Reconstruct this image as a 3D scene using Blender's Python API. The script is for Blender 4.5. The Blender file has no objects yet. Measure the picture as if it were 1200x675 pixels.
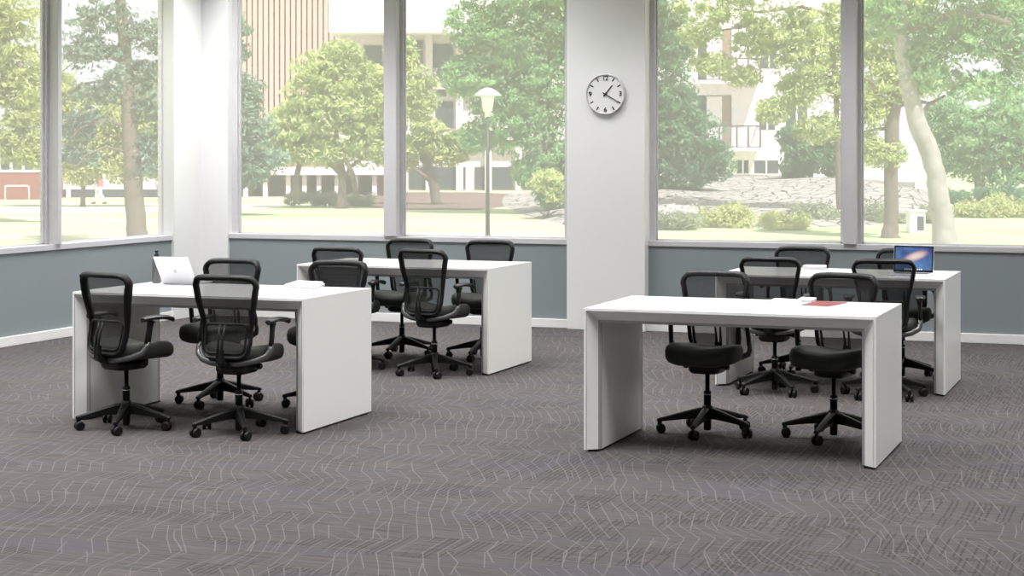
import bpy, bmesh, math, random
import numpy as np
from mathutils import Vector, Matrix, Euler
random.seed(7); rng = np.random.default_rng(11)
sc = bpy.context.scene
COL = sc.collection
PI = math.pi
# ---------------------------------------------------------------- camera constants (solved from the photograph)
F, HOR, TH, HC = 2061.4, 182.44, 0.359, 1.523
CS, SN = math.cos(TH), math.sin(TH)
def on_plane(px, py, z=0.0):
    d = F*(HC-z)/(py-HOR); r = (px-600)/F*d
    return Vector((-SN*d+CS*r, CS*d+SN*r, z))
def at_depth(px, py, d):
    r = (px-600)/F*d
    return Vector((-SN*d+CS*r, CS*d+SN*r, HC-(py-HOR)*d/F))
def on_wall(px, py, axis, v):
    a = (px-600)/F; dx = -SN+a*CS; dy = CS+a*SN
    d = v/dy if axis == 'y' else v/dx
    return Vector((d*dx, d*dy, HC-(py-HOR)*d/F))
G = -1.0      # level of the lawn outside

# ---------------------------------------------------------------- materials
def lin(c):
    return tuple(((v/255)/12.92 if v/255 <= .04045 else ((v/255+.055)/1.055)**2.4) for v in c)+(1,)
def mat(name, col, rough=.6, metal=0.0, noise=0.0, nscale=20, spec=.5, bump=0.0, coat=0):
    m = bpy.data.materials.new(name); m.use_nodes = True
    nt = m.node_tree; b = nt.nodes['Principled BSDF']
    b.inputs['Base Color'].default_value = lin(col); b.inputs['Roughness'].default_value = rough
    b.inputs['Metallic'].default_value = metal; b.inputs['Specular IOR Level'].default_value = spec
    b.inputs['Coat Weight'].default_value = coat
    tc = nt.nodes.new('ShaderNodeTexCoord'); n = nt.nodes.new('ShaderNodeTexNoise')
    n.inputs['Scale'].default_value = nscale; n.inputs['Detail'].default_value = 4
    nt.links.new(tc.outputs['Object'], n.inputs['Vector'])
    mx = nt.nodes.new('ShaderNodeMix'); mx.data_type = 'RGBA'
    c = lin(col)
    k0, k1 = 1-noise, 1+noise
    mx.inputs[6].default_value = (c[0]*k0, c[1]*k0, c[2]*k0, 1); mx.inputs[7].default_value = (min(1,c[0]*k1), min(1,c[1]*k1), min(1,c[2]*k1), 1)
    nt.links.new(n.outputs['Fac'], mx.inputs[0]); nt.links.new(mx.outputs[2], b.inputs['Base Color'])
    if bump:
        bp = nt.nodes.new('ShaderNodeBump'); bp.inputs['Strength'].default_value = bump; bp.inputs['Distance'].default_value = .002
        nt.links.new(n.outputs['Fac'], bp.inputs['Height']); nt.links.new(bp.outputs[0], b.inputs['Normal'])
    return m
M = {}
M['wall_white'] = mat('white wall paint', (226,226,226), .75, noise=.015, nscale=3)
M['wall_grey'] = mat('blue grey wall paint', (134,143,147), .7, noise=.02, nscale=3)
M['wall_far'] = mat('warm grey wall paint', (196,195,193), .8, noise=.02, nscale=3)
M['trim_white'] = mat('white trim paint', (232,232,230), .5, noise=.01)
M['frame'] = mat('window frame coating', (198,197,201), .45, noise=.01)
M['laminate'] = mat('white table laminate', (240,240,237), .28, noise=.006, nscale=2, spec=.5)
M['table_top'] = mat('white table top laminate', (246,246,246), .16, noise=.004, nscale=2, spec=.6)
M['alu'] = mat('satin aluminium edging', (178,178,178), .33, metal=.5, noise=.01)
M['rubber'] = mat('black rubber', (12,12,12), .5, noise=.05, spec=.35)
M['plastic'] = mat('black satin plastic', (15,15,16), .42, noise=.05, spec=.35)
M['frame_black'] = mat('black chair frame plastic', (16,16,17), .46, noise=.05, spec=.3)
M['plastic_soft'] = mat('black soft arm pad', (32,32,33), .4, noise=.05)
M['arm_metal'] = mat('dark grey satin arm metal', (92,92,94), .3, metal=.5, noise=.03)
M['seat'] = mat('charcoal seat fabric', (54,55,51), .75, noise=.18, nscale=350, bump=.4, spec=.4)
M['chrome'] = mat('bright metal collar', (170,170,170), .25, metal=.9)
M['paper'] = mat('white paper', (238,238,238), .6, noise=.02, nscale=60)
M['paper_edge'] = mat('paper block edge', (190,192,196), .7, noise=.08, nscale=200)
M['red_card'] = mat('dull red cover', (138,72,72), .5, noise=.08, nscale=40)
M['steel'] = mat('brushed grey steel', (88,88,88), .4, metal=.2, noise=.05)
M['laptop_white'] = mat('pale silver laptop shell', (208,208,212), .35, metal=.1, noise=.01)
M['laptop_mark'] = mat('pale grey laptop emblem', (176,176,182), .3, noise=.01)
M['laptop_dark'] = mat('black glass bezel', (26,26,30), .25)
M['keys'] = mat('dark keyboard', (60,60,64), .5)
M['clock_face'] = mat('white clock face', (226,226,226), .5, noise=.01)
M['clock_rim'] = mat('light grey clock rim', (206,206,206), .35, metal=.3)
M['ink'] = mat('black clock ink', (26,26,26), .5)
M['ceiling'] = mat('white ceiling tile', (235,235,235), .8, noise=.01)

def mesh_fabric():
    m = bpy.data.materials.new('black open back mesh'); m.use_nodes = True; nt = m.node_tree
    nt.nodes.clear(); o = nt.nodes.new('ShaderNodeOutputMaterial'); mix = nt.nodes.new('ShaderNodeMixShader')
    t = nt.nodes.new('ShaderNodeBsdfTransparent'); p = nt.nodes.new('ShaderNodeBsdfPrincipled')
    p.inputs['Base Color'].default_value = lin((32,32,33)); p.inputs['Roughness'].default_value = .7
    tc = nt.nodes.new('ShaderNodeTexCoord'); n = nt.nodes.new('ShaderNodeTexNoise'); n.inputs['Scale'].default_value = 90
    r = nt.nodes.new('ShaderNodeMapRange'); r.inputs[3].default_value = .67; r.inputs[4].default_value = .76
    nt.links.new(tc.outputs['Object'], n.inputs['Vector']); nt.links.new(n.outputs['Fac'], r.inputs[0])
    nt.links.new(r.outputs[0], mix.inputs[0]); nt.links.new(t.outputs[0], mix.inputs[1]); nt.links.new(p.outputs[0], mix.inputs[2])
    nt.links.new(mix.outputs[0], o.inputs[0]); return m
M['mesh'] = mesh_fabric()
def window_glass():
    # window pane with an added veil imitating overexposed daylight haze: mostly clear, a share scatters the daylight that falls on it
    m = bpy.data.materials.new('veiled window glass'); m.use_nodes = True; nt = m.node_tree
    nt.nodes.clear(); o = nt.nodes.new('ShaderNodeOutputMaterial')
    t = nt.nodes.new('ShaderNodeBsdfTransparent'); s = nt.nodes.new('ShaderNodeBsdfTranslucent'); g = nt.nodes.new('ShaderNodeBsdfGlossy')
    s.inputs[0].default_value = (.98,.90,.99,1); g.inputs['Roughness'].default_value = .02  # veil tint offsets the green cast from the lawn
    m1 = nt.nodes.new('ShaderNodeMixShader'); m2 = nt.nodes.new('ShaderNodeMixShader'); m2.inputs[0].default_value = .015
    tc = nt.nodes.new('ShaderNodeTexCoord'); n = nt.nodes.new('ShaderNodeTexNoise'); n.inputs['Scale'].default_value = .8
    r = nt.nodes.new('ShaderNodeMapRange'); r.inputs[3].default_value = GLASS_HAZE-.02; r.inputs[4].default_value = GLASS_HAZE+.02
    nt.links.new(tc.outputs['Object'], n.inputs['Vector']); nt.links.new(n.outputs['Fac'], r.inputs[0]); nt.links.new(r.outputs[0], m1.inputs[0])
    nt.links.new(t.outputs[0], m1.inputs[1]); nt.links.new(s.outputs[0], m1.inputs[2])
    nt.links.new(m1.outputs[0], m2.inputs[1]); nt.links.new(g.outputs[0], m2.inputs[2]); nt.links.new(m2.outputs[0], o.inputs[0]); return m
GLASS_HAZE = .36
M['glass'] = window_glass()

def leaf_mat(name, c0, c1, scale=.6, trans=.4):
    m = bpy.data.materials.new(name); m.use_nodes = True; nt = m.node_tree
    nt.nodes.clear(); o = nt.nodes.new('ShaderNodeOutputMaterial'); mix = nt.nodes.new('ShaderNodeMixShader'); mix.inputs[0].default_value = trans
    d = nt.nodes.new('ShaderNodeBsdfDiffuse'); t = nt.nodes.new('ShaderNodeBsdfTranslucent')
    tc = nt.nodes.new('ShaderNodeTexCoord'); n = nt.nodes.new('ShaderNodeTexNoise'); n.inputs['Scale'].default_value = scale*2.2; n.inputs['Detail'].default_value = 6
    n.inputs['Roughness'].default_value = .75
    r = nt.nodes.new('ShaderNodeValToRGB'); r.color_ramp.elements[0].position = .35; r.color_ramp.elements[1].position = .65
    r.color_ramp.elements[0].color = lin(c0); r.color_ramp.elements[1].color = lin(c1)  # ramp ends spread apart to paint sunlit and shaded tones into the leaves
    nt.links.new(tc.outputs['Object'], n.inputs['Vector']); nt.links.new(n.outputs['Fac'], r.inputs[0])
    for s in (d, t): nt.links.new(r.outputs[0], s.inputs[0])
    nt.links.new(d.outputs[0], mix.inputs[1]); nt.links.new(t.outputs[0], mix.inputs[2]); nt.links.new(mix.outputs[0], o.inputs[0]); return m
M['leaf_yellow'] = leaf_mat('yellow green maple leaves', (128,162,88), (240,242,184))
M['leaf_green'] = leaf_mat('fresh green leaves', (84,140,104), (188,222,162))
M['leaf_dark'] = leaf_mat('deep green leaves', (70,116,92), (142,184,138))
M['leaf_blue'] = leaf_mat('blue green conifer needles', (88,116,104), (166,192,170), trans=.25)
M['leaf_pine'] = leaf_mat('grey green pine needles', (92,112,102), (156,178,160), trans=.25)
M['leaf_olive'] = leaf_mat('olive shrub leaves', (156,170,112), (218,222,156))
M['leaf_grey'] = leaf_mat('grey green shrub leaves', (128,140,118), (180,190,158))
M['blossom'] = leaf_mat('white blossom', (230,226,230), (246,244,240))
M['bark'] = mat('grey brown bark', (112,100,92), .9, noise=.35, nscale=6, bump=.5)
M['bark_pale'] = mat('pale mottled bark', (160,155,150), .85, noise=.45, nscale=4, bump=.5)
M['concrete'] = mat('pale concrete', (212,203,204), .85, noise=.05, nscale=.5)
M['concrete_white'] = mat('white render', (230,222,226), .85, noise=.03, nscale=.5)
M['fin'] = mat('pinkish precast fins', (206,172,168), .85, noise=.08, nscale=.6)
M['fin_back'] = mat('brown recessed cladding', (170,140,128), .85, noise=.1, nscale=.6)
M['brick_red'] = mat('dull red brick', (146,92,84), .9, noise=.15, nscale=3)
M['dark_glass'] = mat('dark building glass', (70,76,84), .2, noise=.1, nscale=.4)
M['curtain'] = mat('brown balcony curtain', (150,128,116), .8, noise=.1)
M['rail'] = mat('dark balcony rail', (72,70,74), .6)
M['pipe'] = mat('white painted pipe', (236,236,236), .5)
M['lamp_post'] = mat('dark grey lamp post paint', (50,52,55), .5, noise=.05)
M['lamp_white'] = mat('white lamp housing', (238,238,242), .4)
M['lamp_roof'] = mat('blue grey lamp hood', (190,198,212), .5)
M['mulch'] = mat('brown bark mulch', (112,92,84), .95, noise=.4, nscale=3)
M['path'] = mat('pale concrete path', (226,220,212), .9, noise=.06, nscale=.6)
M['skin'] = mat('skin', (205,160,138), .6)
M['hair'] = mat('brown hair', (90,66,50), .7)
M['pink'] = mat('pink shirt', (226,120,140), .8)
M['white_cloth'] = mat('white cloth', (236,232,232), .8)
M['dark_cloth'] = mat('dark green grey trousers', (88,96,90), .8)
M['shoe'] = mat('dark shoes', (50,50,52), .7)

def lawn_mat():
    m = mat('sunny mown grass', (190,196,150), .95); nt = m.node_tree; b = nt.nodes['Principled BSDF']
    b.inputs['Specular IOR Level'].default_value = .1
    tc = nt.nodes.new('ShaderNodeTexCoord'); n = nt.nodes.new('ShaderNodeTexNoise'); n.inputs['Scale'].default_value = .12; n.inputs['Detail'].default_value = 9
    n.inputs['Roughness'].default_value = .6
    mp = nt.nodes.new('ShaderNodeMapping'); mp.inputs['Scale'].default_value = (.6,1.6,1)
    r = nt.nodes.new('ShaderNodeValToRGB'); r.color_ramp.elements[0].position = .38; r.color_ramp.elements[1].position = .62
    r.color_ramp.elements[0].color = lin((160,182,136)); r.color_ramp.elements[1].color = lin((206,206,170))
    nt.links.new(tc.outputs['Object'], mp.inputs[0]); nt.links.new(mp.outputs[0], n.inputs['Vector'])
    nt.links.new(n.outputs['Fac'], r.inputs[0]); nt.links.new(r.outputs[0], b.inputs['Base Color']); return m
M['lawn'] = lawn_mat()
def stone_mat():
    m = mat('pale broken stone paving', (200,194,184), .9); nt = m.node_tree; b = nt.nodes['Principled BSDF']
    tc = nt.nodes.new('ShaderNodeTexCoord'); v = nt.nodes.new('ShaderNodeTexVoronoi'); v.feature = 'DISTANCE_TO_EDGE'; v.inputs['Scale'].default_value = 1.5
    mp = nt.nodes.new('ShaderNodeMapping'); mp.inputs['Rotation'].default_value = (0,0,.5); mp.inputs['Scale'].default_value = (1,.38,1)
    r = nt.nodes.new('ShaderNodeValToRGB'); r.color_ramp.elements[0].position = .02; r.color_ramp.elements[1].position = .06
    r.color_ramp.elements[0].color = lin((58,54,52)); r.color_ramp.elements[1].color = lin((164,160,154))
    nt.links.new(tc.outputs['Object'], mp.inputs[0]); nt.links.new(mp.outputs[0], v.inputs['Vector']); nt.links.new(v.outputs['Distance'], r.inputs[0])
    nt.links.new(r.outputs[0], b.inputs['Base Color']); return m
M['stone'] = stone_mat()

def carpet_mat():
    m = bpy.data.materials.new('grey brown patterned carpet'); m.use_nodes = True; nt = m.node_tree; N = nt.nodes; L = nt.links
    b = N['Principled BSDF']; b.inputs['Roughness'].default_value = .95; b.inputs['Specular IOR Level'].default_value = .1
    tc = N.new('ShaderNodeTexCoord')
    def math_(op, a, c=None, d=None):
        n = N.new('ShaderNodeMath'); n.operation = op
        for i, v in enumerate((a, c, d)):
            if v is None: continue
            if isinstance(v, (int, float)): n.inputs[i].default_value = v
            else: L.new(v, n.inputs[i])
        return n.outputs[0]
    sep = N.new('ShaderNodeSeparateXYZ'); L.new(tc.outputs['Object'], sep.inputs[0]); X, Y = sep.outputs[0], sep.outputs[1]
    def white(u, v, seed):
        c = N.new('ShaderNodeCombineXYZ'); L.new(u, c.inputs[0]); L.new(v, c.inputs[1]); c.inputs[2].default_value = seed
        w = N.new('ShaderNodeTexWhiteNoise'); w.noise_dimensions = '3D'; L.new(c.outputs[0], w.inputs['Vector']); return w.outputs['Value']
    def lerp(a, c, t):
        return math_('ADD', a, math_('MULTIPLY', math_('SUBTRACT', c, a), t))
    U = math_('ADD', math_('MULTIPLY', X, CS), math_('MULTIPLY', Y, SN)); W = math_('ADD', math_('MULTIPLY', X, -SN), math_('MULTIPLY', Y, CS))
    def polylines(cellx, celly, amp, spacing, width, seed, offx, thr):
        u = math_('DIVIDE', math_('ADD', U, offx), cellx); v = math_('DIVIDE', math_('ADD', W, offx*.7), celly)
        fu, fv = math_('FLOOR', u), math_('FLOOR', v); tu, tv = math_('FRACT', u), math_('FRACT', v)
        u1, v1 = math_('ADD', fu, 1), math_('ADD', fv, 1)
        a = lerp(white(fu, fv, seed), white(u1, fv, seed), tu); c = lerp(white(fu, v1, seed), white(u1, v1, seed), tu)
        n = lerp(a, c, tv)
        q = math_('DIVIDE', math_('ADD', U, math_('MULTIPLY', n, amp)), spacing)
        cell = math_('FLOOR', q); fr = math_('FRACT', q)
        dist = math_('ABSOLUTE', math_('SUBTRACT', fr, .5))
        line = math_('LESS_THAN', dist, width/spacing)
        keep = math_('GREATER_THAN', white(cell, fv, seed+5), thr)
        return math_('MULTIPLY', line, keep)
    l1 = polylines(.60, .25, .15, .058, .0022, 1.0, .0, .22)
    l2 = polylines(.60, .19, .26, .095, .0020, 9.0, .37, .55)
    lines = math_('MAXIMUM', l1, l2)
    # fine woven streaks along the rows
    mp = N.new('ShaderNodeMapping'); mp.inputs['Scale'].default_value = (3.5, 130, 1); L.new(tc.outputs['Object'], mp.inputs[0])
    st = N.new('ShaderNodeTexNoise'); st.inputs['Scale'].default_value = 1; st.inputs['Detail'].default_value = 2; L.new(mp.outputs[0], st.inputs['Vector'])
    # darker diagonal tufted bars in patches
    diag = math_('FRACT', math_('DIVIDE', math_('ADD', X, math_('MULTIPLY', white(math_('FLOOR', math_('DIVIDE', Y, .36)), math_('FLOOR', math_('DIVIDE', X, 9.0)), 2.0), .05)), .024))
    dcell = math_('FLOOR', math_('DIVIDE', math_('ADD', X, 0), .024)); bars = math_('MULTIPLY', math_('LESS_THAN', diag, .40), math_('GREATER_THAN', white(dcell, math_('FLOOR', math_('DIVIDE', Y, .36)), 4.0), .35))
    pm = N.new('ShaderNodeMapping'); pm.inputs['Scale'].default_value = (1.2, 2.4, 1); L.new(tc.outputs['Object'], pm.inputs[0])
    pn = N.new('ShaderNodeTexNoise'); pn.inputs['Scale'].default_value = 1.0; pn.inputs['Detail'].default_value = 1; L.new(pm.outputs[0], pn.inputs['Vector'])
    grad = math_('MULTIPLY', math_('ADD', X, 3.2), .045)
    patch = N.new('ShaderNodeMapRange'); patch.inputs[1].default_value = .52; patch.inputs[2].default_value = .55
    L.new(math_('ADD', pn.outputs['Fac'], grad), patch.inputs[0])
    barf = math_('MULTIPLY', bars, patch.outputs[0])
    bl = N.new('ShaderNodeTexNoise'); bl.inputs['Scale'].default_value = 1.3; bl.inputs['Detail'].default_value = 1
    pm2 = N.new('ShaderNodeMapping'); pm2.inputs['Scale'].default_value = (.8, 3.0, 1); pm2.inputs['Location'].default_value = (5,3,0); L.new(tc.outputs['Object'], pm2.inputs[0]); L.new(pm2.outputs[0], bl.inputs['Vector'])
    blr = N.new('ShaderNodeMapRange'); blr.inputs[1].default_value = .56; blr.inputs[2].default_value = .66; L.new(bl.outputs['Fac'], blr.inputs[0])
    def mixc(f, a, c):
        n = N.new('ShaderNodeMix'); n.data_type = 'RGBA'
        if isinstance(f, float): n.inputs[0].default_value = f
        else: L.new(f, n.inputs[0])
        for i, v in ((6, a), (7, c)):
            if isinstance(v, tuple): n.inputs[i].default_value = v
            else: L.new(v, n.inputs[i])
        return n.outputs[2]
    sr = N.new('ShaderNodeMapRange'); sr.inputs[1].default_value = .3; sr.inputs[2].default_value = .7; L.new(st.outputs['Fac'], sr.inputs[0])
    base = mixc(sr.outputs[0], lin(CARPET_A), lin(CARPET_B))
    base = mixc(math_('MULTIPLY', blr.outputs[0], .5), base, lin((76,74,84)))
    base = mixc(math_('MULTIPLY', barf, .50), base, lin((48,46,45)))
    base = mixc(math_('MULTIPLY', lines, .44), base, lin((122,119,115)))
    L.new(base, b.inputs['Base Color'])
    return m
CARPET_A, CARPET_B = (63,60,59), (91,87,85)
M['carpet'] = carpet_mat()

def screen_mat():
    m = bpy.data.materials.new('lit laptop screen'); m.use_nodes = True; nt = m.node_tree; N = nt.nodes; L = nt.links
    b = N['Principled BSDF']; b.inputs['Base Color'].default_value = (.01,.01,.012,1); b.inputs['Roughness'].default_value = .2
    tc = N.new('ShaderNodeTexCoord'); n = N.new('ShaderNodeTexNoise'); n.inputs['Scale'].default_value = 9; n.inputs['Detail'].default_value = 3
    mp = N.new('ShaderNodeMapping'); mp.inputs['Rotation'].default_value = (0, -.35, 0); mp.inputs['Location'].default_value = (.018, 0, -.012)
    L.new(tc.outputs['Object'], mp.inputs[0])
    gm = N.new('ShaderNodeMapping'); gm.inputs['Scale'].default_value = (9.5, 1, 26); L.new(mp.outputs[0], gm.inputs[0])
    g = N.new('ShaderNodeTexGradient'); g.gradient_type = 'SPHERICAL'; L.new(gm.outputs[0], g.inputs[0])
    L.new(tc.outputs['Object'], n.inputs['Vector'])
    r = N.new('ShaderNodeValToRGB'); e = r.color_ramp.elements; e[0].position = .35; e[0].color = lin((48,72,130)); e[1].position = .65; e[1].color = lin((96,140,196)); L.new(n.outputs['Fac'], r.inputs[0])
    r2 = N.new('ShaderNodeValToRGB'); e = r2.color_ramp.elements; e[0].position = 0; e[0].color = lin((150,110,160)); e[1].position = .8; e[1].color = lin((250,226,214)); L.new(g.outputs['Fac'], r2.inputs[0])
    mx = N.new('ShaderNodeMix'); mx.data_type = 'RGBA'; L.new(g.outputs['Fac'], mx.inputs[0])
    k = N.new('ShaderNodeMath'); k.operation = 'MULTIPLY'; k.inputs[1].default_value = 2.2; k.use_clamp = True; L.new(g.outputs['Fac'], k.inputs[0]); L.new(k.outputs[0], mx.inputs[0])
    L.new(r.outputs[0], mx.inputs[6]); L.new(r2.outputs[0], mx.inputs[7])
    L.new(mx.outputs[2], b.inputs['Emission Color']); b.inputs['Emission Strength'].default_value = .85; return m
M['screen'] = screen_mat()
def emit(name, col, s):
    m = bpy.data.materials.new(name); m.use_nodes = True; b = m.node_tree.nodes['Principled BSDF']
    b.inputs['Base Color'].default_value = (.8,.8,.8,1); b.inputs['Emission Color'].default_value = col; b.inputs['Emission Strength'].default_value = s; return m

# ---------------------------------------------------------------- mesh builder
class MB:
    def __init__(s): s.v = []; s.f = []; s.sm = []
    def add(s, vs, fs, smooth=False):
        o = len(s.v); s.v += [tuple(v) for v in vs]; s.f += [tuple(i+o for i in f) for f in fs]; s.sm += [smooth]*len(fs); return s
    def box(s, c, size, rot=None):
        x, y, z = [k/2 for k in size]; vs = [Vector((i*x, j*y, k*z)) for i in (-1,1) for j in (-1,1) for k in (-1,1)]
        R = rot.to_matrix() if rot else Matrix.Identity(3); vs = [R@v+Vector(c) for v in vs]
        return s.add(vs, [(0,1,3,2),(4,6,7,5),(0,4,5,1),(2,3,7,6),(0,2,6,4),(1,5,7,3)])
    def bx(s, x0, x1, y0, y1, z0, z1): return s.box(((x0+x1)/2,(y0+y1)/2,(z0+z1)/2), (abs(x1-x0),abs(y1-y0),abs(z1-z0)))
    def rings(s, rings, cap=True, closed=False, smooth=True):
        n = len(rings[0]); vs = [p for r in rings for p in r]; fs = []; m = len(rings)
        for i in range(m if closed else m-1):
            for j in range(n):
                a = i*n+j; b = i*n+(j+1)%n; c = ((i+1)%m)*n+(j+1)%n; d = ((i+1)%m)*n+j
                fs.append((a,b,c,d))
        o = len(s.v); s.add(vs, fs, smooth)
        if cap and not closed:
            s.f.append(tuple(o+j for j in range(n))[::-1]); s.sm.append(False)
            s.f.append(tuple(o+(m-1)*n+j for j in range(n))); s.sm.append(False)
        return s
    def cyl(s, p0, p1, r0, r1=None, seg=16):
        return s.tube([p0, p1], [r0, r0 if r1 is None else r1], seg)
    def tube(s, pts, rad, seg=10, closed=False, flat=None, up=None):
        # rad: number or list; flat: (a,b) scale pair for an oval section, with b along 'up'
        pts = [Vector(p) for p in pts]; n = len(pts)
        if isinstance(rad, (int, float)): rad = [rad]*n
        rings = []; ref = Vector(up) if up else None; prev = None
        for i, p in enumerate(pts):
            if closed: t = (pts[(i+1)%n]-pts[i-1]).normalized()
            else: t = (pts[min(i+1,n-1)]-pts[max(i-1,0)]).normalized()
            if ref is not None: a = t.cross(ref)
            elif prev is None: a = t.cross(Vector((0,0,1)) if abs(t.z) < .9 else Vector((1,0,0)))
            else: a = prev-t*prev.dot(t)
            a.normalize(); b = t.cross(a); prev = a
            fa, fb = flat if flat else (1,1)
            rings.append([p+a*math.cos(2*PI*k/seg)*rad[i]*fa+b*math.sin(2*PI*k/seg)*rad[i]*fb for k in range(seg)])
        return s.rings(rings, closed=closed)
    def lathe(s, prof, c=(0,0,0), seg=24, axis='z', cap=True):
        rs = []
        for r, z in prof:
            ring = []
            for k in range(seg):
                a = 2*PI*k/seg; x, y = r*math.cos(a), r*math.sin(a)
                ring.append(Vector((x,y,z) if axis == 'z' else ((z,x,y) if axis == 'x' else (y,z,x)))+Vector(c))
            rs.append(ring)
        return s.rings(rs, cap=cap)
    def prism(s, poly, z0, z1, smooth=False):
        n = len(poly); return s.rings([[Vector((x,y,z0)) for x,y in poly],[Vector((x,y,z1)) for x,y in poly]], smooth=smooth)
    def obj(s, name, m, parent=None, bevel=0, sub=0):
        me = bpy.data.meshes.new(name); me.from_pydata(s.v, [], s.f); me.validate()
        bm = bmesh.new(); bm.from_mesh(me); bmesh.ops.recalc_face_normals(bm, faces=bm.faces); bm.to_mesh(me); bm.free()
        if len(me.polygons) == len(s.sm): me.polygons.foreach_set('use_smooth', s.sm)
        me.materials.append(m); o = bpy.data.objects.new(name, me); COL.objects.link(o)
        if parent: o.parent = parent
        if bevel:
            b = o.modifiers.new('bevel', 'BEVEL'); b.width = bevel; b.segments = 2; b.limit_method = 'ANGLE'; b.angle_limit = .7
        if sub:
            b = o.modifiers.new('sub', 'SUBSURF'); b.levels = sub; b.render_levels = sub
        return o
def tag(o, label=None, cat=None, group=None, kind=None):
    if label: o['label'] = label
    if cat: o['category'] = cat
    if group: o['group'] = group
    if kind: o['kind'] = kind
    return o
def empty(name, loc=(0,0,0), rz=0):
    o = bpy.data.objects.new(name, None); COL.objects.link(o); o.location = loc; o.rotation_euler = (0,0,rz); o.empty_display_size = .1; return o
def struct(o): o['kind'] = 'structure'; return o
def copy_tree(o, parent=None):
    c = o.copy(); COL.objects.link(c)
    if parent: c.parent = parent
    for ch in o.children: copy_tree(ch, c)
    return c

# ================================================================ THE ROOM
WX, WY, SILL, TOP, CEIL = -8.71, 14.72, .738, 3.30, 3.62
RX, FY = 3.6, -2.4
struct(MB().bx(WX-.3, RX+.2, FY-.2, WY+.3, -.2, 0).obj('floor', M['carpet']))
struct(MB().bx(WX-.3, RX+.2, FY-.2, WY+.3, CEIL, CEIL+.2).obj('ceiling', M['ceiling']))
struct(MB().bx(WX-2.6, RX+.2, WY-.3+.6, WY+2.6, CEIL+.001, CEIL+.25).bx(WX-2.6, WX-.3, FY, WY+.3, CEIL+.001, CEIL+.25).obj('sun_block_slab', M['ceiling']))  # unseen slab added to keep direct sun out of the room
T = .145
wb = MB().bx(WX-T, RX, WY, WY+T, 0, SILL)
struct(wb.obj('wall_back', M['wall_grey']))
struct(MB().bx(WX-T, RX, WY, WY+T, TOP, CEIL).obj('wall_back_header', M['wall_white']))
struct(MB().bx(WX-T, WX, FY, WY+T, 0, SILL).obj('wall_left', M['wall_grey']))
struct(MB().bx(WX-T, WX, FY, WY+T, TOP, CEIL).obj('wall_left_header', M['wall_white']))
struct(MB().bx(RX, RX+T, FY, WY+T, 0, CEIL).obj('wall_right', M['wall_far']))
struct(MB().bx(WX-T, RX+T, FY-T, FY, 0, CEIL).obj('wall_front', M['wall_far']))
struct(MB().bx(WX, RX, WY-.018, WY, 0, .078).obj('baseboard_back', M['trim_white'], bevel=.004))
struct(MB().bx(WX, WX+.018, FY, WY, 0, .078).obj('baseboard_left', M['trim_white'], bevel=.004))
# corner pier (two faces meeting in the corner) and the wide pillar
CPX = on_wall(268.8,0,'y',WY)[0]; CPY = on_wall(204,0,'x',WX+.03)[1]
struct(MB().prism([(WX+.03,CPY),(WX+.03,WY-.03),(CPX,WY-.03),(CPX,WY+T),(WX-T,WY+T),(WX-T,CPY)], 0, CEIL).obj('trim_1', M['wall_white']))
PY_ = WY-.10
p0 = on_wall(664,0,'y',PY_)[0]; p1 = on_wall(756,0,'y',PY_)[0]
struct(MB().bx(p0, p1, PY_, WY+T, 0, CEIL).obj('trim_2', M['wall_white'], bevel=.006))
print('pillar', p0, p1)

def window(n, axis, fixed, spans, mull):
    """spans: list of (a,b) clear glass spans; frame bars round each, deep mullions between."""
    root = struct(empty('window_%d' % n))
    def bx(m, a0, a1, d0, d1, z0, z1):      # d = depth beyond wall face
        if axis == 'y': m.bx(a0, a1, fixed+d0, fixed+d1, z0, z1)
        else: m.bx(fixed-d1, fixed-d0, a0, a1, z0, z1)
    fr = MB(); a_lo, a_hi = spans[0][0]-.06, spans[-1][1]+.06
    w = .035; gz0, gz1 = SILL+.047, TOP-.06
    bx(fr, a_lo, a_hi, -.012, .14, SILL, gz0)                # sill bar
    bx(fr, a_lo, a_hi, .0, .14, gz1, TOP)
    bx(fr, a_lo-.02, spans[0][0], .05, .14, SILL, TOP); bx(fr, spans[-1][1], a_hi+.02, .05, .14, SILL, TOP)
    fr.obj('window_frame', M['frame'], root, bevel=.003)
    for a, b in mull:
        c0, c1 = a+.03, b-.03
        mm = MB(); bx(mm, c0, c1, -.03, .10, gz0-.001, gz1+.001); bx(mm, a, b, .06, .13, gz0, gz1)
        mm.obj('mullion', M['frame'], root, bevel=.003)
    for a, b in spans:
        g = MB()
        if axis == 'y': g.add([(a,fixed+.1,gz0),(b,fixed+.1,gz0),(b,fixed+.1,gz1),(a,fixed+.1,gz1)], [(0,1,2,3)])
        else: g.add([(fixed-.1,a,gz0),(fixed-.1,b,gz0),(fixed-.1,b,gz1),(fixed-.1,a,gz1)], [(0,1,2,3)])
        g.obj('glass_pane', M['glass'], root)
        gg = MB()                                            # thin bead round the pane
        for (q0,q1,z0,z1) in ((a,b,gz0,gz0+.012),(a,b,gz1-.012,gz1),(a,a+.014,gz0,gz1),(b-.014,b,gz0,gz1)): bx(gg, q0, q1, .085, .1-.001, z0, z1)
        gg.obj('glazing_bead', M['frame'], root)
    return root
def wx(px): return on_wall(px,0,'y',WY+.1)[0]
def wyl(px): return on_wall(px,0,'x',WX-.1)[1]
window(2, 'y', WY, [(wx(281),wx(453)),(wx(474.5),wx(661.5)+.02)], [(wx(453),wx(474.5))])
r1 = wx(1010.5)
window(3, 'y', WY, [(wx(769.5),wx(987.5)),(r1,r1+1.62),(r1+1.78,RX-.1)], [(wx(987.5),r1),(r1+1.62,r1+1.78)])
ly = [wyl(190.5), on_wall(75,0,'x',WX+.03)[1], wyl(50)]
step = (ly[0]-ly[1])
spans = [(ly[1], ly[0])]; mulls = [(ly[2], ly[1])]; e = ly[2]
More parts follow.
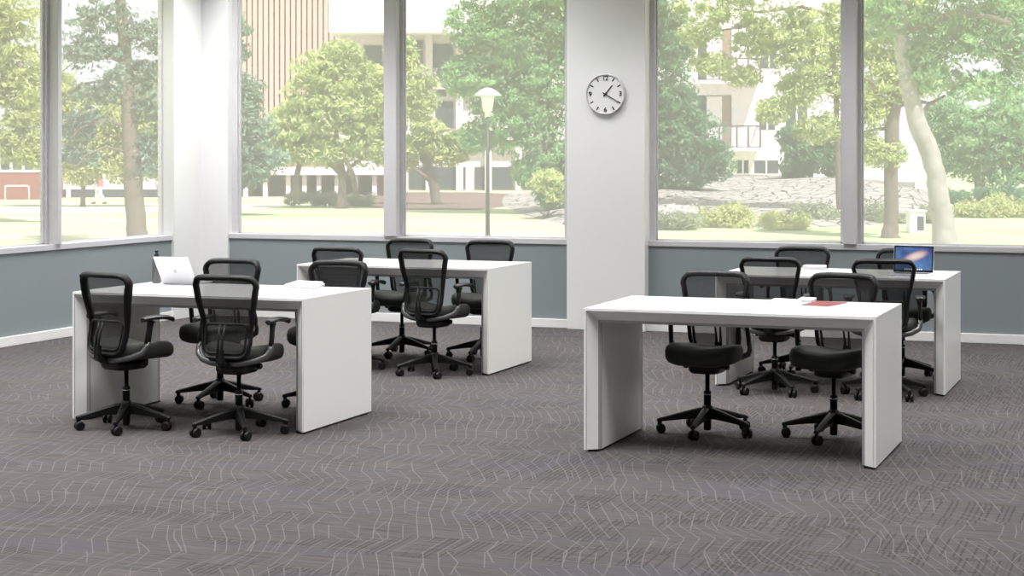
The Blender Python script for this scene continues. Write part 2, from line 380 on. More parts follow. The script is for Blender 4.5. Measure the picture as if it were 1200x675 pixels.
while e-step*1.0 > 1.0:
    spans.insert(0, (e-step, e)); mulls.insert(0, (e-step-.28, e-step)); e = e-step-.28
mulls = mulls[1:]
window(1, 'x', WX, spans, mulls)
struct(MB().bx(WX-T, WX, FY, spans[0][0]-.06, SILL, TOP).obj('wall_left_pier', M['wall_white']))

# ---------------------------------------------------------------- fill panels (unseen lamps added at the ceiling to light the room)
def fill_panel(x, y, w, l, power):
    t = empty('fill_light', (x, y, CEIL)); tag(t, 'unseen added fill light panel set flush into the ceiling', 'fill light', 'fill light panels')
    m = MB()
    for sx in (-1,1): m.box((sx*(w/2+.02),0,-.02), (.04,l+.08,.04)); m.box((0,sx*(l/2+.02),-.02), (w,.04,.04))
    m.obj('light_frame', M['trim_white'], t)
    MB().box((0,0,-.008), (w,l,.012)).obj('diffuser', M['trim_white'], t)
    ld = bpy.data.lights.new('fill_light_lamp', 'AREA'); ld.shape = 'RECTANGLE'; ld.size = w; ld.size_y = l; ld.energy = power; ld.spread = math.radians(112); ld.color = (1,.99,1)
    lo = bpy.data.objects.new('fill_light_lamp', ld); COL.objects.link(lo); lo.location = (0,0,-.03); lo.parent = t
for ix, x in enumerate((-7.6, -5.4, -3.2, -1.0, 1.2)):
    for iy, y in enumerate((1.5, 4.6, 7.7, 10.6, 13.4)):
        k = LK if False else 1
        fill_panel(x, y, 1.2, 1.2, 49*(1.40, 1.15, 1.03, .95, .75)[ix]*(1.0 if iy < 4 else .8))
fill_panel(-8.0, 13.95, .4, 1.0, 34)  # extra unseen lamp added to brighten the corner pier from above

# ================================================================ TABLES
TL, TD, THH, TT = 1.488, .865, .74, .075
def table_proto():
    root = empty('table')
    body = [(0,0),(TD,0),(TD,.012),(TD-.062,TT),(.062,TT),(0,.012)]     # (depth s, inward n)
    def loft(m, prof, stations, smooth=False):
        m.rings([[Vector(st(s,n)) for s,n in prof] for st in stations], smooth=smooth)
    z0 = .012
    LB = lambda s,n: (n, s, z0); LT = lambda s,n: (n, s, THH-n); RT = lambda s,n: (TL-n, s, THH-n); RB = lambda s,n: (TL-n, s, z0)
    m = MB(); loft(m, body, [LT, RT]); m.obj('tabletop', M['table_top'], root)
    m = MB(); loft(m, body, [LB, LT]); m.obj('side_panel', M['laminate'], root)
    m = MB(); loft(m, body, [RT, RB]); m.obj('side_panel', M['laminate'], root)
    tr = [(-.002,.013),(.008,.016),(.010,.021),(.016,.021),(.018,.027),(.026,.029),(.028,.036),(.034,.036),(.058,TT+.002),(.066,TT+.002),(.066,TT-.003),(.05,.050),(.01,.014)]
    for flip in (False, True):
        pf = [((TD-s) if flip else s, n) for s,n in tr]
        m = MB(); loft(m, pf, [LB, LT, RT, RB]); m.obj('edge_trim', M['alu'], root)
    for x in (TT/2, TL-TT/2):
        MB().box((x, TD/2, .006), (TT-.024, TD-.06, .012)).obj('floor_strip', M['rubber'], root)
    return root
tbl = table_proto()
TAB = [((-5.925,8.590), 'long white panel-leg table holding the pale open laptop and the grey flask'),
       ((-5.912,11.335), 'white panel-leg table with bare top beneath the two-pane window, right of the corner pier'),
       ((-2.830,11.365), 'white panel-leg table by the back wall holding the laptop with the lit blue screen'),
       ((-2.830,8.592), 'white panel-leg table nearest the camera, with red booklet and notepads on top')]
tabs = []
for i, (p, lab) in enumerate(TAB):
    o = tbl if i == 0 else copy_tree(tbl)
    o.location = (p[0], p[1], 0); tag(o, lab, 'table', 'white panel-leg tables'); tabs.append(o)

# ================================================================ CHAIRS
def chair_proto():
    root = empty('office_chair')
    MB().lathe([(.019,.02),(.021,.03),(.021,.075),(.032,.082),(.033,.14),(.026,.155),(.021,.158)]).obj('base_hub', M['plastic'], root)
    m = MB(); m.lathe([(.020,.15),(.0205,.205),(.0215,.207),(.0215,.232),(.018,.236),(.0125,.238),(.0125,.345)])
    m.obj('gas_lift', M['frame_black'], root)
    MB().lathe([(.0222,.212),(.0225,.214),(.0222,.219)]).obj('lift_ring', M['chrome'], root)
    for k in range(5):
        a = PI/2+2*PI*k/5; R = Matrix.Rotation(a, 3, 'Z')
        m = MB(); rings = []
        for r, w, zt, zb in ((.02,.022,.146,.085),(.06,.020,.139,.084),(.14,.016,.118,.077),(.21,.0135,.098,.069),(.262,.0125,.084,.063),(.276,.010,.078,.064)):
            cs = [(r,-w,zb),(r,w,zb),(r,w,zt-.008),(r,w*.55,zt),(r,-w*.55,zt),(r,-w,zt-.008)]
            rings.append([R@Vector(c) for c in cs])
        m.rings(rings, smooth=False); leg = m.obj('base_leg', M['frame_black'], root, bevel=.002)
        c = MB(); tip = R@Vector((.264,0,0)); ca = a+random.uniform(-.9,.9)+PI/2
        ax = Vector((math.cos(ca), math.sin(ca), 0)); off = Vector((-ax.y, ax.x, 0))*.010
        cc = Vector((tip.x, tip.y, .0265))+off
        for s in (-1,1):
            a0 = cc+ax*s*.005; a1 = cc+ax*s*.024; mid = cc+ax*s*.0145
            c.tube([a0, cc+ax*s*.008, mid, cc+ax*s*.021, a1], [.022,.0262,.0265,.0255,.020], 18)
        c.tube([cc-ax*.006, cc+ax*.006], .012, 12)
        c.tube([(tip.x,tip.y,.040),(tip.x,tip.y,.066)], .008, 10)
        c.tube([cc+Vector((0,0,.018))-off*1.2, cc+Vector((0,0,.031))-off*.5, cc+Vector((0,0,.031))+off*.6], .0055, 8)
        c.obj('caster', M['rubber'], leg)
    # tilt mechanism
    m = MB(); rings = []
    for z, hx, hy, cy in ((.330,.050,.060,-.01),(.336,.078,.10,-.01),(.352,.090,.115,-.01),(.378,.090,.12,-.012),(.392,.07,.11,-.012)):
        rings.append([Vector((hx*math.copysign(abs(math.cos(t))**.4, math.cos(t)), cy+hy*math.copysign(abs(math.sin(t))**.4, math.sin(t)), z)) for t in [2*PI*k/28 for k in range(28)]])
    m.rings(rings).obj('tilt_mechanism', M['plastic'], root)
    for s in (-1,1):
        m = MB(); m.tube([(s*.085,.02,.372),(s*.105,.02,.372)], .009, 10); m.tube([(s*.103,.02,.372),(s*.106,.02,.372),(s*.126,.02,.372),(s*.130,.02,.372)], [.013,.0165,.0165,.012], 14)
        m.obj('adjustment_knob', M['plastic'], root)
    # seat shell and cushion
    def outline(a, b, cy, n=3.2, seg=48, front=.0):
        pts = []
        for k in range(seg):
            t = 2*PI*k/seg; c, s_ = math.cos(t), math.sin(t)
            x = a*math.copysign(abs(c)**(2/n), c); y = b*math.copysign(abs(s_)**(2/n), s_)
            x *= 1-.10*max(0,-y/b)
            pts.append((x, cy+y))
        return pts
    def seatring(k, z, dome=0):
        r = []
        for x, y in outline(.202*k, .193*k, .046):
            zz = z+dome*((x/.2)**2*.020 - .012*(1-min(1,abs(x)/.2))) - max(0,(y-.08))**2*1.1*(1 if dome else .6)+max(0,-(y+.1))*.10
            r.append(Vector((x,y,zz)))
        return r
    m = MB(); m.rings([seatring(.55,.390), seatring(.80,.397), seatring(.86,.408)]).obj('seat_shell', M['plastic'], root)
    m = MB(); m.rings([seatring(.70,.396), seatring(.84,.398), seatring(.95,.410), seatring(1.0,.430,.3), seatring(1.01,.450,.7), seatring(.985,.466,1), seatring(.93,.477,1), seatring(.8,.482,1), seatring(.55,.481,1), seatring(.25,.479,1), seatring(.03,.479,1)])
    m.obj('seat', M['seat'], root)
    # back: frame outline in (x,z) then bent
    def bend(x, z):
        t = (z-.43)/.45
        y = -.165+.028*math.exp(-((z-.60)/.10)**2)-.012*t-.03*max(0,t-.55)**1.5
        return y+.040*(abs(x)/.19)**2.2
    def half(z):      # half width of the frame centre line by height
        pts = [(.43,.138),(.48,.143),(.58,.144),(.64,.150),(.72,.168),(.80,.182),(.87,.186)]
        for (a,b),(c,d) in zip(pts, pts[1:]):
            if z <= c: return b+(d-b)*max(0,(z-a))/(c-a)
        return pts[-1][1]
    ztop, zbot = .864, .432
    loop = []
    def arc(cx, cz, r, a0, a1, n=7):
        return [(cx+r*math.cos(a0+(a1-a0)*i/(n-1)), cz+r*math.sin(a0+(a1-a0)*i/(n-1))) for i in range(n)]
    wt = half(ztop); wb_ = half(zbot); rt, rb = .050, .055
    loop += arc(wt-rt, ztop-rt, rt, 0, PI/2); loop += [(x, ztop+.002) for x in (.10,.05,0,-.05,-.10)]
    loop += arc(-wt+rt, ztop-rt, rt, PI/2, PI)
    zs = [.80,.75,.70,.65,.60,.55,.51]
    loop += [(-half(z), z) for z in zs]; loop += arc(-wb_+rb, zbot+rb, rb, PI, 1.5*PI); loop += [(x, zbot) for x in (-.05,0,.05)]
    loop += arc(wb_-rb, zbot+rb, rb, 1.5*PI, 2*PI); loop += [(half(z), z) for z in zs[::-1]]
    pts = [Vector((x, bend(x,z), z)) for x,z in loop]
    rad = [.0180 if z > .85 else (.0145 if z > .72 else (.0125 if z > .6 else .010)) for x,z in loop]
    m = MB(); m.tube(pts, rad, 10, closed=True, flat=(.95,2.0), up=(0,1,0)); m.obj('back_frame', M['frame_black'], root)
    # mesh panel
    m = MB(); nz, nx = 26, 12; vs = []; fs = []
    for i in range(nz+1):
        z = zbot+(ztop-zbot)*i/nz
        h = half(z)
        if z > ztop-rt: h = wt-rt+math.sqrt(max(0,rt**2-(z-ztop+rt)**2))
        if z < zbot+rb: h = wb_-rb+math.sqrt(max(0,rb**2-(zbot+rb-z)**2))
        for j in range(nx+1):
            x = -h+2*h*j/nx; vs.append((x, bend(x,z)+.004, z))
    for i in range(nz):
        for j in range(nx):
            a = i*(nx+1)+j; fs.append((a,a+1,a+nx+2,a+nx+1))
    m.add(vs, fs, True); m.obj('back_mesh', M['mesh'], root)
    # lumbar loop behind the mesh
    lw, lz0, lz1 = .128, .455, .612
    lp = arc(lw-.03, lz1-.03, .03, 0, PI/2, 5)+[(.04,lz1),(0,lz1+.001),(-.04,lz1)]+arc(-lw+.03, lz1-.03, .03, PI/2, PI, 5)+[(-lw+.004,.53)]+arc(-lw+.045, lz0+.04, .04, PI, 1.5*PI, 5)+arc(lw-.045, lz0+.04, .04, 1.5*PI, 2*PI, 5)+[(lw-.004,.53)]
    m = MB(); m.tube([(x, bend(x,z)-.012, z) for x,z in lp], .006, 8, closed=True, flat=(1.2,.8), up=(0,1,0))
    m.obj('lumbar_support', M['plastic'], root)
    # twin-prong upright
    m = MB()
    for s in (-1,1):
        m.tube([(s*.016,-.178,.612),(s*.014,-.196,.55),(s*.012,-.208,.50),(s*.012,-.210,.455),(s*.016,-.200,.415),(s*.02,-.16,.388),(s*.02,-.09,.378)], [.0055,.006,.0075,.010,.012,.012,.012], 8)
    m.box((0,-.204,.445), (.036,.022,.075)); m.tube([(0,-.202,.43),(0,-.185,.402),(0,-.10,.385)], .017, 10)
    m.obj('back_upright', M['frame_black'], root)
    # arms
    for s in (-1,1):
        m = MB()
        P = [(s*.02,-.15,.396),(s*.09,-.145,.400),(s*.165,-.115,.415),(s*.212,-.075,.438),(s*.224,-.055,.468),(s*.223,-.045,.50)]
        m.tube(P, [.014,.014,.0145,.015,.0145,.014], 10, flat=(.8,1.15)); a = m.obj('arm_support', M['arm_metal'], root)
        m = MB(); m.tube([(s*.223,-.045,.490),(s*.222,-.036,.53),(s*.219,-.024,.575),(s*.216,-.016,.605),(s*.215,-.012,.614)], [.0175,.0175,.017,.020,.027], 12, flat=(.7,1.15), up=(0,1,0)); m.obj('arm_post', M['plastic'], a)
        # pad: long rounded, slightly bowed
        m = MB(); rings = []
        L_ = [(-.080,.014,.0),(-.072,.025,.004),(-.045,.031,.007),(0,.036,.010),(.05,.038,.009),(.085,.034,.004),(.108,.024,-.004),(.118,.012,-.009)]
        for y, w, dz in [(q*1.1,w,dz) for q,w,dz in L_]:
            ring = []
            for k in range(14):
                t = 2*PI*k/14; ring.append(Vector((s*(.218+.010*(y/.1)**2)+w*math.cos(t), y+.005, .623+dz+(.011 if math.sin(t) > 0 else .015)*math.sin(t))))
            rings.append(ring)
        m.rings(rings); m.obj('arm_pad', M['plastic_soft'], a)
    return root
chair = chair_proto()
CH = [  # x px, y px of the floor point below the column, heading, label, group
 ((148,502), -16, 'black mesh chair turned aside, at the left end of the table with the flask', 0),
 ((280,508), 3-3, 'black mesh chair at the near side of the flask table, second from its left end', 0),
 ((258,473), 180, 'chair facing the camera across the flask table, next to the open pale laptop', 0),
 ((384,478), 180, 'chair facing the camera behind the flask table, partly hidden by its right end panel', 0),
 ((406,433), 0, 'black chair with back to camera, left one on the near side of the bare table', 1),
 ((509,439), -10, 'black chair slightly turned, right one on the near side of the bare table', 1),
 ((471,416), 180, 'black chair between bare table and back wall, below the window mullion', 1),
 ((566,420), 180, 'black chair between bare table and back wall, beside the right end panel', 1),
 ((908,460), 0, 'black chair with back to camera, left one between the two right tables', 2),
 ((1036,465), 8, 'black chair with back to camera, in front of the lit laptop', 2),
 ((935.5,437.6), 180, 'black chair against the back wall, left one behind the lit-laptop table', 2),
 ((1057,444), 180, 'black chair mostly hidden behind the lit blue laptop screen', 2),
 ((829,508), 177, 'chair facing the camera under the nearest table, the left of the two with visible seats', 3),
 ((977,514), 170, 'chair facing the camera under the nearest table, behind the red booklet', 3)]
GR = ['chairs around the table with the flask', 'chairs around the bare table', 'chairs around the table with the lit laptop', 'chairs at the nearest table']
for i, (p, rz, lab, g) in enumerate(CH):
    o = chair if i == 0 else copy_tree(chair)
    w = on_plane(*p); o.location = (w.x, w.y, 0); o.rotation_euler = (0,0,math.radians(rz)); tag(o, lab, 'chair', GR[g])

# ================================================================ THINGS ON THE TABLES
def laptop(loc, rz, lean, w, dpt, front, mats, label, blank=False):
    """base lies toward +Y (user side), lid hinge at y=0, screen faces +Y"""
    t = empty('laptop', loc, rz); tag(t, label, 'laptop', 'open laptops')
    MB().bx(-w/2, w/2, 0, dpt, 0, .010).obj('base', mats[0], t, bevel=.003)
    MB().bx(-w*.42, w*.42, dpt*.10, dpt*.52, .0101, .0115).obj('keyboard', M['keys'], t)
    MB().bx(-w*.16, w*.16, dpt*.60, dpt*.93, .0101, .0108).obj('trackpad', mats[0], t)
    lid = MB().bx(-w/2, w/2, -.006, 0, 0, dpt*.98).obj('lid', mats[1], t, bevel=.0025)
    lid.location = (0,.0,.012); lid.rotation_euler = (lean,0,0)
    b = MB().bx(-w/2+.002, w/2-.002, .0, .0012, .003, dpt*.98-.003).obj('bezel', M['laptop_dark'], lid)
    s = MB().bx(-w/2+.012, w/2-.012, .0013, .0022, .016, dpt*.98-.014).obj('screen', M['screen'], lid)
    # bring screen mesh origin to its middle so the picture sits centred
    off = dpt*.49; s.data.transform(Matrix.Translation((0,0,-off))); s.location = (0,0,off)
    dk = MB()
    for k in range(9): dk.box((-.055+k*.0135,.0024,.021), (.0095,.0004,.0085))
    dk.obj('icon_row', M['paper'], lid)
    return t, lid
lp = on_plane(211,333.5,.74)
t1, lid1 = laptop((lp.x,lp.y,.74), math.radians(3), .62, .235, .205, 1, (M['laptop_white'],M['laptop_white']), 'pale silver laptop with lid back toward camera, beside the grey flask')
m = MB(); ap = []          # fruit-shaped emblem on the lid, with a bite and a leaf
for k in range(28):
    a = 2*PI*k/28; r = .0125*(1+.10*math.cos(2*a)*0+.06*abs(math.sin(a)))-(.0035 if abs(a-PI/2) < .25 else 0)-(.0055 if (abs(a) < .45 or abs(a-2*PI) < .45) else 0)
    ap.append((r*math.cos(a), r*math.sin(a)))
m.rings([[Vector((x,-.0068,.093+z)) for x,z in ap],[Vector((x,-.0058,.093+z)) for x,z in ap]], smooth=False)
m.rings([[Vector((.001+.0045*math.cos(q)+.002,-.0068,.1115+.0045*math.sin(q)*.5)) for q in [2*PI*k/10 for k in range(10)]],[Vector((.001+.0045*math.cos(q)+.002,-.0058,.1115+.0045*math.sin(q)*.5)) for q in [2*PI*k/10 for k in range(10)]]], smooth=False)
m.obj('emblem', M['laptop_mark'], lid1)
lp = on_plane(1070,321.5,.74)
laptop((lp.x,lp.y,.74), math.radians(180-3), .20, .262, .185, -1, (M['laptop_white'],M['laptop_white']), 'open laptop with lit blue and pink screen facing the camera')
lp = on_plane(183.5,331.5,.74)
fl = empty('flask', (lp.x,lp.y,.74)); tag(fl, 'tall grey steel flask with black cap behind the pale laptop', 'bottle')
MB().lathe([(.024,0),(.027,.003),(.0275,.12),(.0275,.145),(.025,.152),(.020,.157)], seg=28).obj('bottle_body', M['steel'], fl)
MB().lathe([(.014,.156),(.0145,.172),(.012,.176),(.008,.178),(.008,.190),(.0115,.193),(.010,.199)], seg=20).obj('cap', M['rubber'], fl)

def booklet(pts, z, h, label, name='magazine', cat='magazine', group=None, cover=None, block=None):
    t = empty(name, (0,0,0)); tag(t, label, cat, group)
    w = [on_plane(x,y,z) for x,y in pts]; c = sum(w, Vector())/4; t.location = c
    P = [(v-c) for v in w]
    q = [(p.x*.985,p.y*.985) for p in P]; MB().prism(q, .0012, h-.0012).obj('pages', block or M['paper_edge'], t)
    q = [(p.x,p.y) for p in P]; MB().prism(q, h-.0012, h).obj('cover', cover or M['paper'], t)
    MB().prism(q, 0, .0012).obj('back_cover', cover or M['paper'], t)
    return t
MG = 'magazines stacked on the flask table'
booklet([(331,336.8),(368.5,339.5),(381,334.5),(345,332)], .74, .011, 'lower white magazine of the pair on the flask table', group=MG)
booklet([(334,334.8),(366,337),(379,331.8),(349,330.2)], .7512, .009, 'upper white magazine of the pair on the flask table', group=MG)
nb = booklet([(897,354.8),(933,357),(944,352.5),(909,350.5)], .74, .006, 'white spiral notepad on the nearest table, left of the red booklet', name='notepad', cat='notepad', group='notepads on the nearest table')
sp = MB()
a_, b_ = on_plane(909,350.5,.746)-nb.location, on_plane(944,352.5,.746)-nb.location
for k in range(12):
    c = a_+(b_-a_)*(.06+.88*k/11); sp.lathe([(.0045,-.001),(.0058,-.001),(.0058,.001),(.0045,.001)], c=(c.x,c.y,.0055), seg=10, axis='x')
sp.obj('spiral_binding', M['steel'], nb)
booklet([(934,353.6),(952,354.6),(957,351.4),(940,350.4)], .7412, .012, 'small thick white notepad lying at the red booklet edge', name='notepad', cat='notepad', group='notepads on the nearest table')
booklet([(939,357.6),(971,359.2),(993,354.9),(958,353.3)], .74, .0035, 'flat dull red booklet on the nearest table', name='booklet', cat='booklet', cover=M['red_card'], block=M['paper'])
booklet([(940,316.2),(966,317.0),(969,315),(944,314.3)], .74, .026, 'closed grey-white book on the table with the lit laptop', name='book', cat='book', cover=M['paper'], block=M['paper_edge'])
booklet([(968,318.2),(983,318.8),(988,316.2),(972,315.6)], .74, .005, 'loose white sheets beside the closed book, near the lit laptop', name='paper_stack', cat='paper')

# ================================================================ CLOCK
cc = on_wall(710.5,110.5,'y',PY_); R_ = .178
ck = empty('wall_clock', (cc.x,PY_,cc.z)); tag(ck, 'round white wall clock with black bar marks on the wide pillar', 'clock')
MB().lathe([(R_-.004,0),(R_,-.004),(R_,-.030),(R_-.006,-.036),(R_-.011,-.034),(R_-.013,-.024)], seg=64, axis='y', cap=False).obj('clock_rim', M['clock_rim'], ck)
MB().lathe([(R_-.01,-.020),(R_-.012,-.026)], seg=64, axis='y').obj('clock_face', M['clock_face'], ck)
for h in range(12):
    a = PI/2-h*PI/6
    if h % 3 == 0:
        tcu = bpy.data.curves.new('numeral', 'FONT'); tcu.body = {0:'12',3:'3',6:'6',9:'9'}[h]; tcu.size = .058; tcu.align_x = 'CENTER'; tcu.align_y = 'CENTER'; tcu.extrude = .0006; tcu.offset = .0013
        tcu.space_character = .9
        tmp = bpy.data.objects.new('numeral', tcu); COL.objects.link(tmp)
        bpy.context.view_layer.update(); me = bpy.data.meshes.new_from_object(tmp.evaluated_get(bpy.context.evaluated_depsgraph_get())); bpy.data.objects.remove(tmp)
        me.materials.clear(); me.materials.append(M['ink']); o = bpy.data.objects.new('numeral', me); COL.objects.link(o); o.parent = ck
        o.location = (.137*math.cos(a), -.0285, .137*math.sin(a)); o.rotation_euler = (PI/2,0,0)
    else:
        o = MB().box((0,0,0), (.034,.0015,.0105)).obj('hour_mark', M['ink'], ck)
        o.location = (.143*math.cos(a), -.0272, .143*math.sin(a)); o.rotation_euler = (0,-a,0)
for nm, deg, l0, l1, w in (('hour_hand', 40, -.025, .100, .011), ('minute_hand', 120.5, -.028, .150, .009)):
    o = MB().prism([(-w/2,l0),(w/2,l0),(w*.36,l1),(-w*.36,l1)], -.0008, .0008).obj(nm, M['ink'], ck)
    o.location = (0, -.031 if nm[0] == 'h' else -.0335, 0); o.rotation_euler = Euler((PI/2,0,0)); o.rotation_euler = (Matrix.Rotation(math.radians(deg),3,'Y')@Matrix.Rotation(PI/2,3,'X')).to_euler()
MB().lathe([(.009,-.026),(.009,-.0355),(.006,-.0365)], seg=16, axis='y').obj('centre_cap', M['ink'], ck)

# ================================================================ OUTSIDE
def gpt(px, d): p = at_depth(px, 0, d); return Vector((p.x, p.y, G))
gm = MB(); gm.add([(-220,-60,G),(160,-60,G),(160,330,G),(-220,330,G)], [(0,1,2,3)])
struct(gm.obj('lawn', M['lawn']))
def ground_strip(name, pts, z, m, up=0):
    P = [on_plane(x,y,z) for x,y in pts]; o = MB(); o.rings([[Vector((p.x,p.y,G-.05)) for p in P],[Vector((p.x,p.y,z)) for p in P]], smooth=False); return struct(o.obj(name, m))
ground_strip('path', [(-260,252),(-10,250.5),(200,247),(330,243),(330,239),(200,241),(-10,243.5),(-260,244)], G+.02, M['path'])
# stone embankment: rises from the lawn to the terrace of the pale flats
def bank(name, front, back, m):
    """front: (px,py) on the lawn; back: (px,py,height)"""
    a = [on_plane(x,y,G) for x,y in front]; b = [on_plane(x,y,z) for x,y,z in back]; n = len(a)
    vs = []; rows = 8
    for i in range(rows+1):
        t = i/rows
        for p, q in zip(a, b):
            v = p.lerp(q, t); v.z = G-.02+(q.z-G)*(t**.85)+random.uniform(-.04,.04)*(0 < i < rows)*(q.z > G+.3); vs.append(v)
    fs = [(i*n+j, i*n+j+1, (i+1)*n+j+1, (i+1)*n+j) for i in range(rows) for j in range(n-1)]
    bot = len(vs); vs += [Vector((v.x,v.y,G-.3)) for v in vs[rows*n:rows*n+n]]
    fs += [(rows*n+j, rows*n+j+1, bot+j+1, bot+j) for j in range(n-1)]
    return struct(MB().add(vs, fs, True).obj(name, m))
bank('terrain_stone_bank', [(585,240),(610,252),(660,264),(720,268),(780,268),(880,268),(1000,266),(1070,258),(1110,248),(1140,240)], [(592,228,-.9),(625,224,-.6),(660,220,-.3),(720,214,.1),(780,208,.35),(880,204,.4),(1000,209,.35),(1070,220,0),(1110,228,-.5),(1150,234,-.95)], M['stone'])
bank('terrain_mulch_bank', [(330,234),(400,246),(470,251),(560,252),(620,246)], [(345,229,-.96),(400,226,-.92),(470,225,-.9),(560,225,-.9),(620,228,-.96)], M['mulch'])
ground_strip('terrain_terrace', [(720,214),(780,208),(880,204),(1000,209),(1070,214),(1100,200),(720,200)], .1, M['concrete'])

# ---- vegetation
def leaves(centres, radii, per, size, flat=.7, seed=0, droop=0):
    """numpy leaf quads scattered in blobs; returns verts, faces"""
    r = np.random.default_rng(seed); C = np.repeat(np.array(centres), per, 0); n = len(C)
    Rr = np.repeat(np.array(radii), per, 0)
    d = r.normal(size=(n,3)); d /= np.linalg.norm(d, axis=1)[:,None]; rad = r.random(n)**.45
    P = C+d*rad[:,None]*Rr
    nn = r.normal(size=(n,3))*.8+np.array([0,-.1,.6]); nn /= np.linalg.norm(nn, axis=1)[:,None]
    t = np.cross(nn, r.normal(size=(n,3))); t /= np.linalg.norm(t, axis=1)[:,None]; b = np.cross(nn, t)
    s = size*(.6+.8*r.random(n))[:,None]
    V = np.stack([P-t*s, P+b*s*flat*.5, P+t*s, P-b*s*flat*.5], 1).reshape(-1,3)
    return V
def quads_obj(name, V, m, parent):
    me = bpy.data.meshes.new(name); n = len(V)//4
    me.vertices.add(len(V)); me.vertices.foreach_set('co', V.astype(np.float32).ravel())
    me.loops.add(n*4); me.loops.foreach_set('vertex_index', np.arange(n*4, dtype=np.int32))
    me.polygons.add(n); me.polygons.foreach_set('loop_start', np.arange(0,n*4,4, dtype=np.int32))
    me.update(calc_edges=True); me.materials.append(m)
    o = bpy.data.objects.new(name, me); COL.objects.link(o); o.parent = parent; return o
def pxr(v, d): return v*d/F
def tree(name, label, cat, group, d, trunk, blobs, mleaf, mbark=None, n_leaf=9000, leaf=.16, branches=(), seed=1, sub=26, fill=.6):
    """trunk: list of (px,py,radius px); blobs: (px,py,rx px,ry px) of leafy masses, all at depth d."""
    base = gpt(trunk[0][0], d); root = empty(name, base); tag(root, label, cat, group)
    fw = Vector((-SN, CS, 0))
    if trunk:
        pts = [at_depth(x,y,d)-base for x,y,r in trunk]; pts[0].z = -.05; rad = [pxr(r,d) for x,y,r in trunk]
        # refine with a little wobble
        P = []; Rr = []
        for i in range(len(pts)-1):
            for k in range(4):
                t = k/4; P.append(pts[i].lerp(pts[i+1], t)+Vector((random.uniform(-1,1),random.uniform(-1,1),0))*rad[i]*.10*(k > 0)); Rr.append(rad[i]+(rad[i+1]-rad[i])*t)
        P.append(pts[-1]); Rr.append(rad[-1]); Rr[0] *= 1.25
        MB().tube(P, Rr, 12).obj('trunk', mbark or M['bark'], root)
    rr = random.Random(seed)
    for bi, br in enumerate(branches):
        P = [at_depth(x,y,d)-base for x,y,r in br]; dep = rr.uniform(-1,1)
        for k, p in enumerate(P): P[k] = p+fw*dep*k*.4
        MB().tube(P, [pxr(r,d)*.8 for x,y,r in br], 8).obj('branch', M['bark'], root)
    cs, rs = [], []
    tot = sum(b[2]*b[3] for b in blobs)
    for (x,y,rx,ry) in blobs:
        c = at_depth(x,y,d)-base; k = max(8, int(3.2*sub*len(blobs)*rx*ry/tot))
        for _ in range(k):
            a = rr.uniform(0,2*PI); cz = rr.uniform(-1,1); q = math.sqrt(1-cz*cz); rad = rr.random()**.4
            off = Vector((CS,SN,0))*math.cos(a)*q*rad*pxr(rx,d)*.82+fw*math.sin(a)*q*rad*pxr(rx,d)*.8+Vector((0,0,cz*rad*pxr(ry,d)*.85))
            s = pxr(min(rx,ry),d)*rr.uniform(.15,.30); cs.append(tuple(c+off)); rs.append((s*1.2,s*1.2,s*.62))
    per = max(3, int(n_leaf*1.7)//len(cs)); V = leaves(cs, rs, per, leaf, seed=seed)
    bc = [tuple(at_depth(x,y,d)-base) for x,y,rx,ry in blobs]; br_ = [(pxr(rx,d),pxr(rx,d)*.9,pxr(ry,d)) for x,y,rx,ry in blobs]
    V = np.concatenate([V, leaves(bc, br_, int(n_leaf*fill)//len(bc), leaf, seed=seed+50)])
    quads_obj('crown', V, mleaf, root); return root
TG, SG = 'trees in the park outside', 'shrubs outside the window'
# left window
tree('pine_tree','tall grey-trunked conifer with drooping blue-green boughs, trunk in middle of left window pane','tree',TG, 50,
     [(163,300,13),(160,262,11.5),(156,215,11),(152,150,9),(147,70,7.5),(138,-40,5),(134,-140,2)],
     [(95,60,40,26),(180,40,40,28),(110,110,36,20),(185,125,34,24),(90,150,26,22),(178,170,26,24),(120,20,50,24),(150,90,40,26),(100,185,26,12),(130,-60,60,40),(215,70,30,40),(80,180,24,14),(100,140,40,14),(185,80,34,14),(172,200,26,10),(120,60,40,16)], M['leaf_pine'], n_leaf=11000, leaf=.075, seed=3, sub=16, fill=.35,
     branches=[[(152,150,3.5),(125,140,2.2),(98,150,1.5),(84,170,.8)],[(150,110,3.5),(120,95,2.2),(95,98,1.4),(78,115,.8)],[(148,75,3.5),(120,62,2),(92,70,1.2),(72,88,.7)],[(149,100,3),(175,92,1.8),(200,100,1)],[(153,160,3),(178,160,1.8),(200,176,1)],[(147,50,3),(176,36,2),(205,42,1)],[(155,180,2.5),(128,172,1.8),(108,182,1.2),(98,200,.8)],[(144,30,3),(112,14,2),(80,22,1)],[(156,195,2),(175,190,1.4),(192,202,.8)]])
tree('broadleaf_tree','yellow-green broadleaf tree filling the pane at the far left edge','tree',TG, 66,
     [(-30,262,10),(-28,200,8),(-20,120,6),(-15,40,4)], [(0,60,50,60),(25,110,34,50),(-50,90,60,80),(20,165,30,34),(45,180,24,20),(0,10,60,40),(-40,-60,80,60)], M['leaf_olive'], n_leaf=12000, leaf=.12, seed=4, sub=14,
     branches=[[(-28,160,4),(0,120,2.5),(30,70,1.5)],[(-26,130,4),(5,80,2.5),(20,20,1.5)]])
tree('spruce_tree','blue-green conifer left of the maple, rising past the brick-fin tower','tree',TG, 74,
     [(262,250,7),(262,180,6),(264,100,4),(268,0,1.5)], [(262,205,52,30),(275,170,58,26),(270,130,44,24),(280,100,34,16),(268,60,28,18),(300,190,40,22),(318,185,26,12),(268,20,22,20),(285,36,12,6),(296,150,34,20),(290,115,22,12),(268,-30,16,24),(225,190,30,26)], M['leaf_blue'], n_leaf=13000, leaf=.11, seed=5, sub=10)
